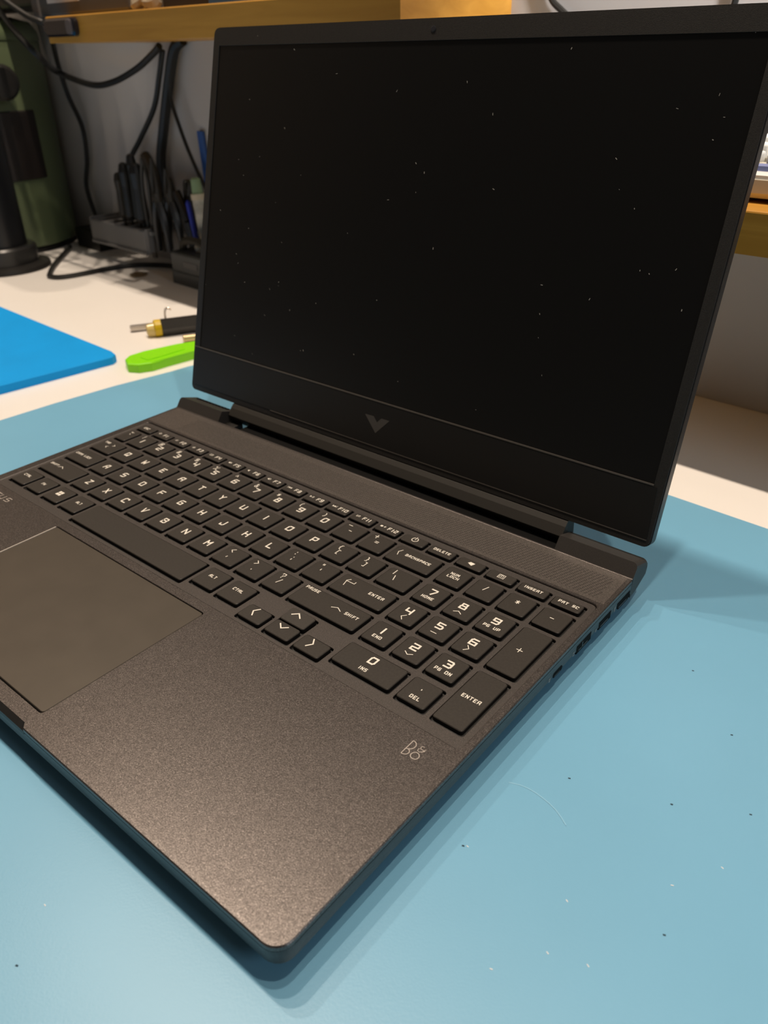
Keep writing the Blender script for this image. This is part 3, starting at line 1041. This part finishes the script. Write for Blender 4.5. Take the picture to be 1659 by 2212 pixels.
# precision screwdriver
def dirn(a, b):
    return (Vector(b) - Vector(a))
sd = thing('screwdriver', 'black screwdriver handle with yellow collar lying on the white desk', 'screwdriver', (-12.5, 11, ZD))
p0 = Vector((-12.35, 10.35, ZD + .44))
ax = Vector((.86, 1.55, 0)).normalized()
bm = B(); lathe(bm, p0, [(.38, 0), (.46, .06), (.46, 5.8), (.4, 6.0)], 6, axis=ax); link('handle', to_mesh(bm), mat('handle_black', (.02, .018, .016), .35), sd)
bm = B(); lathe(bm, p0, [(.36, -.36), (.44, -.3), (.44, .02)], 20, axis=ax); link('collar', to_mesh(bm), mat('collar_yellow', (.62, .42, .0), .4), sd)
bm = B(); lathe(bm, p0 - ax * .34 - Vector((0, 0, .06)), [(.2, -.42), (.30, -.36), (.36, 0)], 20, axis=ax); link('cap', to_mesh(bm), mat('cap_clear_yellow', (.85, .66, .25), .25, trans=.3), sd)
bm = B()
a = Vector((-14.25, 9.7, ZD + .22)); e = Vector((-12.3, 13.0, ZD + .22))
obox(bm, (a + e) / 2, (e - a), (0, 0, 1), (e - a).cross(Vector((0, 0, 1))), (e - a).length / 2, .12, .18, bev=.05)
tag(link('flat_blade', to_mesh(bm), M_silver), 'short brass grey flat blade poking out behind the screwdriver', 'tool')
bm = B()
a = Vector((-10.45, 10.3, ZD + .2)); e = Vector((-9.2, 12.5, ZD + .2))
lathe(bm, a, [(.14, 0), (.2, .04), (.2, .1), (.18, .12), (.18, 2.6)], 16, axis=(e - a))
tag(link('metal_pin', to_mesh(bm), mat('brass', (.62, .48, .28), .3, .6)), 'small brass cylinder in front of the black screwdriver', 'metal pin')
# springs and screws on the screwdriver
bm = B()
tube(bm, [(-13.35, 11.6, ZD + .07), (-13.45, 11.5, -.6), (-13.4, 11.5, -.15), (-13.25, 11.6, .0), (-13.1, 11.7, -.08)], .06, 6)
tag(link('wire_hook', to_mesh(bm), M_silver), 'thin bent wire hook standing behind the screwdriver', 'hook')
bm = B()
hel = [(-12.75 + .07 * t, 12.1 + .16 * math.cos(t * 2.2) + .13 * t, ZD + .76 + .16 * math.sin(t * 2.2)) for t in [k * .35 for k in range(34)]]
tube(bm, [(x, yv + .2, zz - .55) for x, yv, zz in hel], .05, 5, sub=2)
tag(link('coil_spring', to_mesh(bm), M_silver), 'tiny coiled metal spring behind the black screwdriver', 'spring')
bm = B()
lathe(bm, (-24.6, 17.6, ZD), [(.3, 0), (.55, .02), (.6, .12), (.3, .14), (.22, .05)], 20)
tag(link('washer', to_mesh(bm), mat('dull_brass', (.3, .22, .12), .4, .6)), 'small brown round washer on the shaded desk below the tool rack', 'washer')

# ---- green tank at far left
M_tank = mat('sage_green_enamel', (.11, .145, .075), .34, 0, .5, noise=(8, .05))
tk = thing('metal_tank', 'sage green cylindrical metal tank with dark plate, behind the black pole', 'tank', (-42.3, 18.0, ZD))
tc = (-42.3, 17.55, ZD)
bm = B(); lathe(bm, tc, [(5.05, .35), (5.45, .5), (5.5, .7), (5.5, 13.9), (5.4, 14.1)], 64); link('body', to_mesh(bm), M_tank, tk, smooth=True)
bm = B(); lathe(bm, tc, [(5.2, 0), (5.3, .05), (5.2, .36)], 64); link('base_ring', to_mesh(bm), M_black, tk)
bm = B(); lathe(bm, tc, [(5.54, 14.05), (5.56, 14.15), (5.5, 14.6), (5.1, 15.2), (4.0, 15.5), (0, 15.6)], 64); link('lid', to_mesh(bm), M_tank, tk, smooth=True)
def curved_plate(a0, a1, z0, z1, r0, r1, n=12):
    bm = B()
    lo = []
    for k in range(n + 1):
        a = math.radians(a0 + (a1 - a0) * k / n)
        c, s = math.cos(a), math.sin(a)
        lo.append([(tc[0] + r * c, tc[1] + r * s, z) for r, z in ((r0, z0), (r1, z0 + .08), (r1, z1 - .08), (r0, z1))])
    loft(bm, lo)
    return to_mesh(bm)
link('plate', curved_plate(-62, 18, 4.1, 8.7, 5.48, 5.64), mat('dark_brown_plate', (.012, .008, .007), .45), tk)
ka = math.radians(-7)
kd = Vector((math.cos(ka), math.sin(ka), 0))
bm = B()
lathe(bm, Vector((tc[0], tc[1], 10.5)) + kd * 5.4, [(.4, 0), (.4, .5), (1.0, .55), (1.12, .7), (1.12, 1.5), (.9, 1.7), (0, 1.75)], 28, axis=kd)
kn = link('knob', to_mesh(bm), M_black, tk)

# ---- black pole stand
ps = thing('pole_stand', 'thick black pole on a round foot in front of the green tank', 'stand', (-34.3, 14.3, ZD))
pc = (-34.6, 13.3, ZD)
bm = B(); lathe(bm, pc, [(3.05, 0), (3.15, .1), (3.1, .3), (2.6, .45), (0, .5)], 56); link('foot', to_mesh(bm), M_black, ps, smooth=True)
bm = B(); lathe(bm, pc, [(2.4, .4), (2.4, 1.45), (2.25, 1.6), (1.5, 1.62)], 48); link('collar', to_mesh(bm), mat('collar_black', (.015, .015, .015), .3), ps, smooth=True)
bm = B(); lathe(bm, pc, [(1.85, 1.5), (1.85, 26)], 40); link('pole', to_mesh(bm), mat('pole_black_metal', (.012, .013, .015), .28, .3), ps, smooth=True)

# ---- tool rack on the wall
RX = Vector((1, DX, 0)).normalized()
RY = Vector((-DX, 1, 0)).normalized()
def FP(x, Y, z): return Vector((x, FY(Y, x), z))
rk = thing('tool_rack', 'grey translucent plastic tool rack fixed low on the wall', 'rack', (-28.5, FY(18.3, -28.5), 0))
M_rack = mat('frosted_plastic', (.24, .235, .23), .45, trans=.15)
def fbox(x0, x1, Y0, Y1, z0, z1, bev=0):
    bm = B()
    vs = []
    c = (FP((x0 + x1) / 2, (Y0 + Y1) / 2, (z0 + z1) / 2))
    obox(bm, c, RX, RY, (0, 0, 1), (x1 - x0) / 2, (Y1 - Y0) / 2, (z1 - z0) / 2, bev)
    return to_mesh(bm)
link('front_panel', fbox(-32.4, -24.95, 17.0, 17.25, .15, 1.65, .12), M_rack, rk)
link('bottom_lip', fbox(-32.3, -24.9, 16.85, 17.35, .02, .22, .06), M_rack, rk)
link('side_panel', fbox(-25.0, -24.75, 17.1, 18.2, .15, 1.75, .05), M_rack, rk)
link('side_panel', fbox(-32.5, -32.25, 17.1, 20.1, .15, 1.75, .05), M_rack, rk)
# shelf deck with slots: bars
for k in range(6):
    xx = -32.2 + k * 1.52
    link('slot_bar', fbox(xx, xx + .35, 17.2, 20.1, 1.35, 1.6, .03), M_rack, rk)
link('back_rail', fbox(-32.3, -21.0, 19.75, 20.1, 1.2, 1.75, .05), M_rack, rk)
link('cross_rail', fbox(-24.6, -20.9, 18.4, 18.65, 1.55, 1.8, .04), M_rack, rk)
link('cross_rail', fbox(-21.2, -20.9, 18.5, 20.1, 1.5, 1.8, .04), M_rack, rk)

M_tool = mat('tool_black', (.014, .013, .012), .4)
M_tsteel = mat('tool_steel_brown', (.05, .042, .032), .45, .4)
def pliers(x, Y, zt, zb, spread, lab, hl=3.1, mt=M_tool):
    """hanging nose up: steel jaws on top, two black handles down"""
    t = thing('pliers', lab, 'pliers', tuple(FP(x, Y, zb)), 'pliers hanging in the rack')
    zj = zb + hl
    bm = B()
    obox(bm, FP(x, Y, zj + .35), RX, RY, (0, 0, 1), .42, .18, .45, .08)
    link('joint', to_mesh(bm), M_tsteel, t)
    for s in (-1, 1):
        bm = B()
        tube(bm, [FP(x + s * .18, Y, zj + .5), FP(x + s * .25, Y, zj + 1.2), FP(x + s * .05, Y, zt)], lambda q: .26 - .18 * q, 6)
        link('jaw', to_mesh(bm), M_tsteel, t)
        bm = B()
        tube(bm, [FP(x + s * .2, Y, zj + .2), FP(x + s * spread, Y, zj - hl * .4), FP(x + s * (spread + .12), Y, zb)], lambda q: .17 + .12 * math.sin(3.1 * min(1, q + .2)), 8)
        link('handle', to_mesh(bm), mt, t)
    return t
def driver(x, Y, zt, zb, r, lab, shaft=True, mt=M_tool, lean=0):
    t = thing('screwdriver', lab, 'screwdriver', tuple(FP(x, Y, zb)), 'screwdrivers in the rack')
    bm = B()
    d = Vector((lean, 0, 1))
    lathe(bm, FP(x, Y, 1.9), [(r * .6, 0), (r, .3), (r * .85, (zt - 1.9) * .6), (r, (zt - 1.9) * .85), (r * .7, zt - 1.95), (r * .3, zt - 1.85)], 14, axis=d)
    link('handle', to_mesh(bm), mt, t)
    bm = B()
    lathe(bm, FP(x, Y, zb), [(.05, 0), (.1, .1), (.1, 2.0 - zb)], 8, axis=d)
    link('shaft', to_mesh(bm), M_tsteel, t)
    return t
driver(-28.75, 17.9, 4.9, .0, .33, 'leftmost slim dark screwdriver in the tool rack', mt=M_tsteel)
driver(-27.8, 17.9, 5.6, -.3, .40, 'tall black screwdriver with a pointed end, second from left in the rack')
driver(-26.9, 18.0, 6.2, -.35, .36, 'black screwdriver with the highest tip in the rack', lean=.02)
driver(-26.1, 17.8, 5.7, -.1, .46, 'thickest black screwdriver in the middle of the rack')
t = thing('tweezers', 'long brown tweezers standing in the middle of the rack', 'tweezers', tuple(FP(-25.2, 17.8, 0)))
for s in (-1, 1):
    bm = B()
    tube(bm, [FP(-25.0 + s * .05, 17.8, 6.1), FP(-25.1 + s * .38, 17.8, 4.6), FP(-25.3 + s * .3, 17.8, 2.5), FP(-25.3 + s * .1, 17.8, -.3)], .13, 6)
    link('arm', to_mesh(bm), M_tsteel, t)
t = thing('scissors', 'brown handled scissors leaning right of the tweezers in the rack', 'scissors', tuple(FP(-24.2, 17.9, 0)))
bm = B(); tube(bm, [FP(-24.9, 17.95, 6.3), FP(-24.5, 17.95, 5.9), FP(-24.0, 17.95, 4.9), FP(-24.1, 17.95, 3.4), FP(-24.3, 17.95, 1.6)], .33, 8); link('handle', to_mesh(bm), mat('brown_rubber', (.035, .025, .015), .5), t)
bm = B(); tube(bm, [FP(-24.3, 17.95, 1.7), FP(-24.2, 17.95, .2)], .16, 6); link('blade', to_mesh(bm), M_tsteel, t)
pliers(-23.6, 17.6, 6.2, .35, .55, 'black handled pliers nearest to the rack corner', 3.0)
pliers(-22.7, 18.0, 5.6, .5, .6, 'black pliers hanging outside the rack side panel', 2.9)
t = pliers(-21.7, 18.9, 4.9, .9, .45, 'rightmost black pliers hanging on the cross rail', 2.6)
t = thing('tool_grip', 'thick black rubber grip hanging at the right end of the rack', 'tool', tuple(FP(-20.9, 18.3, .6)))
bm = B(); tube(bm, [FP(-22.3, 18.3, 4.2), FP(-21.8, 18.3, 3.4), FP(-21.3, 18.3, 2.5)], .3, 8); link('upper_grip', to_mesh(bm), M_tool, t)
bm = B(); tube(bm, [FP(-21.2, 18.2, 2.4), FP(-20.9, 18.2, 1.4), FP(-20.75, 18.2, .5)], .36, 8); link('lower_grip', to_mesh(bm), M_tool, t)

# ---- small grey box with things, at the lid edge
gb = thing('parts_box', 'small dark grey box against the wall, half hidden by the lid', 'box', (-18.5, 18.6, ZD))
bm = B()
prism(bm, [(-21.0, 17.85), (-15.5, 17.4), (-15.3, 20.6), (-20.8, 21.0)], ZD, 1.0, bev=.15); link('body', to_mesh(bm), mat('grey_box_plastic', (.045, .05, .048), .45), gb)
bm = B()
prism(bm, [(-21.05, 17.8), (-15.5, 17.35), (-15.3, 20.65), (-20.85, 21.05)], ZD, ZD + .9, bev=.12); link('base_band', to_mesh(bm), mat('dark_slate', (.025, .032, .034), .4), gb)
bm = B()
prism(bm, [(-19.6, 17.70), (-18.1, 17.58), (-18.1, 17.7), (-19.6, 17.85)], .15, .5); link('printed_label', to_mesh(bm), mat('faded_print', (.12, .115, .11), .6), gb)
bm = B()
tube(bm, [(-20.6, 18.6, 1.0), (-20.2, 18.4, 1.5), (-19.4, 18.3, 1.75), (-18.4, 18.3, 1.7), (-17.5, 18.3, 1.3)], .25, 6)
tag(link('rag', to_mesh(bm), mat('dark_brown_cloth', (.03, .025, .015), .8)), 'dark brown cloth strip crumpled on the grey box', 'cloth')
bm = B()
lathe(bm, (-20.35, 19.6, 1.0), [(.14, 0), (.16, .1), (.16, 2.75), (.05, 2.9)], 10, axis=(-.16, 0, 1))
tag(link('pen', to_mesh(bm), mat('pen_blue', (.02, .035, .42), .4)), 'thin blue pen standing upright on the grey box', 'pen')
bt = thing('brush', 'white patterned tube brush with pale green cap beside the blue pen', 'brush', (-19.2, 19.5, 1.0))
bm = B(); lathe(bm, (-19.35, 19.6, 1.0), [(.3, 0), (.38, .2), (.42, 3.0)], 16, axis=(-.09, 0, 1)); link('tube', to_mesh(bm), mat('speckled_white', (.42, .40, .34), .6, noise=(60, .6)), bt)
bm = B(); lathe(bm, (-19.62, 19.6, 4.0), [(.46, 0), (.46, .35)], 16, axis=(-.09, 0, 1)); link('band', to_mesh(bm), mat('cream_band', (.6, .52, .38), .5), bt)
bm = B(); lathe(bm, (-19.65, 19.6, 4.3), [(.36, 0), (.3, .9), (.2, 1.0)], 16, axis=(-.09, 0, 1)); link('cap', to_mesh(bm), mat('pale_green_cap', (.25, .36, .2), .5), bt)
bm = B(); lathe(bm, (-19.2, 18.9, .95), [(.0, 0), (.3, .05), (.36, .35), (.25, .6), (0, .65)], 14)
tag(link('glue_cap', to_mesh(bm), mat('cream_plastic', (.5, .44, .34), .5)), 'small round cream cap lying at the foot of the blue pen', 'cap')
bm = B()
obox(bm, FP(-20.9, 19.95, 6.2), RX, RY, (-.05, 0, 1), .30, .1, 1.55, .04)
tag(link('blue_strip', to_mesh(bm), mat('strip_blue', (.03, .10, .34), .5)), 'upright blue plastic strip on the wall next to the lid edge', 'strip')
# power adapter at the wall
bm = B()
prism(bm, [(-36.8, 20.6), (-33.3, 20.3), (-33.3, 22.1), (-36.8, 22.4)], ZD, ZD + 1.5, bev=.2)
tag(link('power_adapter', to_mesh(bm), M_black), 'black power adapter on the desk between green tank and rack', 'adapter')

# ================================================================== CABLES
M_cable = mat('cable_black', (.010, .010, .009), .5)
def cable(pts, r, label, sub=6, name='cable'):
    bm = B()
    tube(bm, pts, r, 8, sub)
    return tag(link(name, to_mesh(bm), M_cable, smooth=True), label, 'cable', 'black cables behind the desk')
cable([(-21.2, FY(19.6, -21.2), 12.7), (-22.1, 21.1, 12.2), (-23.05, 21.15, 10.6), (-24.5, 21.25, 7.7), (-25.4, 21.3, 5.5), (-25.2, 21.3, 3.4), (-24.9, 21.3, 2.6)], .33, 'thickest black cable hanging straight down from the upper shelf')
cable([(-22.6, 20.6, 12.2), (-23.3, 20.65, 10.9), (-24.7, 20.9, 9.0), (-27.2, 21.2, 7.0), (-28.9, 21.3, 5.6), (-29.6, 21.4, 4.2)], .17, 'thin black cable curving down left behind the rack tools')
cable([(-22.7, 21.0, 11.0), (-22.95, 21.0, 9.6), (-22.3, 20.95, 7.8), (-21.6, 20.9, 6.4), (-20.6, 20.8, 4.9), (-18.8, 20.7, 2.6)], .12, 'thin black cable running down right towards the lid edge')
cable([(-25.3, 21.0, 3.6), (-24.2, 20.9, 4.8), (-23.6, 20.9, 3.2), (-22.6, 20.9, 1.6)], .12, 'short thin black cable ending behind the rightmost pliers')
cable([(-21.5, 19.6, 12.42), (-22.3, 19.7, 12.05), (-24.6, 19.9, 11.2), (-27.6, 20.0, 10.45), (-29.8, 19.8, 10.32), (-32.73, 19.3, 11.06), (-28.19 - 2, 17.0, 11.75), (-30.26, 16.18, 12.61), (-31.74, 16.29, 13.46), (-33.14, 16.39, 14.49), (-34.5, 16.5, 15.9)], .2, 'black cable sagging in a wide arc from shelf towards green tank')
cable([(-33.6, 16.5, 15.9), (-32.12, 16.31, 15.07), (-29.44, 16.12, 14.12), (-27.9, 16.2, 13.7), (-30.0, 17.8, 13.3), (-33.4, 19.8, 12.7), (-35.3, 21.0, 11.4), (-35.8, 21.6, 9.5), (-35.2, 21.9, 7.4), (-35.4, 21.9, 5.2), (-36.2, 21.9, 3.2), (-35.3, 21.7, 1.0), (-34.9, 21.5, .4)], .17, 'long thin black cable dropping down the wall beside the green tank')
cable([(-36.0, 19.4, ZD + .25), (-34.5, 18.0, ZD + .2), (-31.6, 15.4, ZD + .18), (-29.6, 13.9, ZD + .16), (-28.9, 13.5, ZD + .16), (-28.1, 13.75, ZD + .16), (-27.7, 14.9, ZD + .16), (-27.5, 17.2, ZD + .16), (-26.7, 19.0, ZD + .16), (-24.8, 20.2, ZD + .16), (-22.2, 20.3, ZD + .16)], .16, 'black cable looping on the desk right of the pole foot')
cable([(4.2, FY(19.85, 4.2), 14.6), (4.55, FY(19.85, 4.5), 13.7), (5.1, FY(19.85, 5.1), 13.25), (5.9, FY(19.85, 5.9), 12.7), (7.5, FY(19.8, 7.5), 11.5), (8, FY(19.6, 8), 7.95)], .13, 'black cable at the right end of the upper shelf')
cable([(12.3, FY(19.85, 12.3), 15.5), (12.1, FY(19.85, 12.1), 13.4), (11.8, FY(19.85, 11.8), 11.5), (11.7, FY(19.6, 11.7), 7.95)], .12, 'black cable on the bright wall above the screen right half')

# ================================================================== ON THE UPPER SHELF
zs = 13.95
cb = thing('equipment_box', 'grey equipment case with white sticker on the upper shelf', 'box', tuple(FP(-23, 15.5, zs)))
link('case', fbox(-29.3, -18.6, 14.6, 19.0, zs + .1, zs + 4.2, .15), mat('case_grey', (.09, .085, .08), .55), cb)
link('case_corner', fbox(-29.45, -28.6, 14.45, 19.1, zs + .05, zs + 4.3, .1), mat('case_corner_grey', (.11, .095, .085), .55), cb)
link('sticker', fbox(-27.6, -23.9, 14.5, 14.6, zs + .75, zs + 3.2), mat('sticker_white', (.55, .5, .46), .5), cb)
link('sticker_print', fbox(-26.6, -25.3, 14.46, 14.5, zs + 1.35, zs + 1.6), mat('print_brown', (.2, .15, .12), .6), cb)
for xx in (-27.5, -19.5):
    link('foot', fbox(xx - .4, xx + .4, 14.9, 15.7, zs, zs + .12), M_black, cb)
bm = B()
random.seed(5)
pth = [FP(-18.2 + .32 * k, 14.5 + .25 * math.sin(k * 2.1), zs + .42 + .12 * math.cos(k * 1.7)) for k in range(8)]
tube(bm, pth, lambda q: .22 + .18 * math.sin(q * 9) ** 2, 7)
tag(link('plastic_bag', to_mesh(bm), mat('bag_clear', (.5, .42, .3), .25, trans=.4)), 'crumpled clear plastic bag between grey case and dark box on shelf', 'bag')
bm = B(); me = fbox(-15.6, -11.5, 14.7, 17.5, zs, zs + 2.5, .1); bm.free()
tag(link('dark_box', me, mat('box_dark_brown', (.02, .014, .012), .5)), 'dark brown box on the upper shelf left of the blue one', 'box')
me = fbox(-11.3, -4.4, 14.4, 17.5, zs, zs + 2.0, .1)
tag(link('blue_box', me, mat('box_blue', (.03, .12, .34), .5)), 'blue box on the upper shelf above the lid corner', 'box')
# cable clip stuck on the shelf front
cc = thing('adhesive_clip', 'glossy black rounded clip stuck on the upper shelf front edge', 'clip', tuple(FP(-23.9, 13.0, 12.9)))
bm = B()
lp = []
for o, Yv in ((0, 13.2), (0, 12.95), (.12, 12.82)):
    lp.append([tuple(FP(px, Yv, pz)) for px, pz in rrect(-25.5 + o, -22.0 - o, 12.93 + o, 13.83 - o, .3 - o * .5, 4)])
loft(bm, lp); link('body', to_mesh(bm), mat('clip_black', (.014, .013, .016), .12), cc)
bm = B()
lp = []
for o, Yv in ((0, 12.84), (.05, 12.76)):
    lp.append([tuple(FP(px, Yv, pz)) for px, pz in rrect(-22.75 + o, -22.1 - o, 13.0 + o, 13.75 - o, .15, 3)])
loft(bm, lp); link('end_tab', to_mesh(bm), mat('clip_grey_gloss', (.09, .08, .085), .1), cc)
# dark machine at the top left corner
bm = B()
me = fbox(-46, -31.2, 15.6, 19.2, 14.75, 20, .2)
dm = thing('hanging_unit', 'black unit above the green tank at the top left corner', 'machine', tuple(FP(-38, 19.0, 17)))
bm.free()
link('housing', me, M_black, dm)
link('wall_bracket', fbox(-41, -37, 18.9, 20.1, 16.0, 19.5), M_black, dm)

# ================================================================== ON THE LOWER SHELF (right)
zr = 7.73
dv = thing('white_device', 'white device with blue stripe and rows of white buttons on lower shelf', 'device', tuple(FP(20, 16, zr)))
M_cream = mat('cream_case', (.62, .58, .48), .4)
M_wh = mat('white_case', (.85, .85, .83), .35)
def fprism_x(x0, x1, prof2, mt, name):
    bm = B()
    loft(bm, [[tuple(FP(x, Yv, z)) for Yv, z in prof2] for x in (x0, x1)])
    return link(name, to_mesh(bm), mt, dv)
fprism_x(13.4, 28, [(14.6, zr + .14), (14.45, zr + .3), (14.45, zr + .68), (14.6, zr + .72), (19.5, zr + 1.1), (19.5, zr + .14)], M_cream, 'lower_case')
fprism_x(13.4, 28, [(14.5, zr + .66), (14.5, zr + .8), (14.7, zr + .86), (14.9, zr + .88), (14.9, zr + .7)], M_wh, 'front_rim')
fprism_x(13.4, 28, [(14.85, zr + .82), (14.85, zr + 1.02), (15.0, zr + 1.08), (15.0, zr + .82)], mat('blue_stripe', (.22, .26, .5), .35), 'blue_stripe')
for i in range(9):
    for j in range(3):
        xx = 13.7 + i * .92
        bm = B()
        c = FP(xx + .4, 15.45 + j * .85, zr + 1.2 + j * .12)
        obox(bm, c, RX, RY, (0, 0, 1), .34, .32, .16 + .05 * (j), .07)
        link('button', to_mesh(bm), M_wh if (i + j) % 4 else mat('button_pale_blue', (.45, .62, .7), .35), dv)
for xx in (15, 26):
    link('foot', fbox(xx - .5, xx + .5, 15.2, 16.2, zr, zr + .16), M_black, dv)
gm = thing('dark_monitor', 'dark grey panel standing behind the white device on lower shelf', 'panel', tuple(FP(20, 19, zr)))
link('panel', fbox(13.6, 32, 19.6, 20.0, zr + .6, zr + 5.2, .1), mat('panel_dark_grey', (.07, .068, .075), .45), gm)
link('stand', fbox(20, 24, 19.58, 20.05, zr, zr + 1.0, .05), M_black, gm)
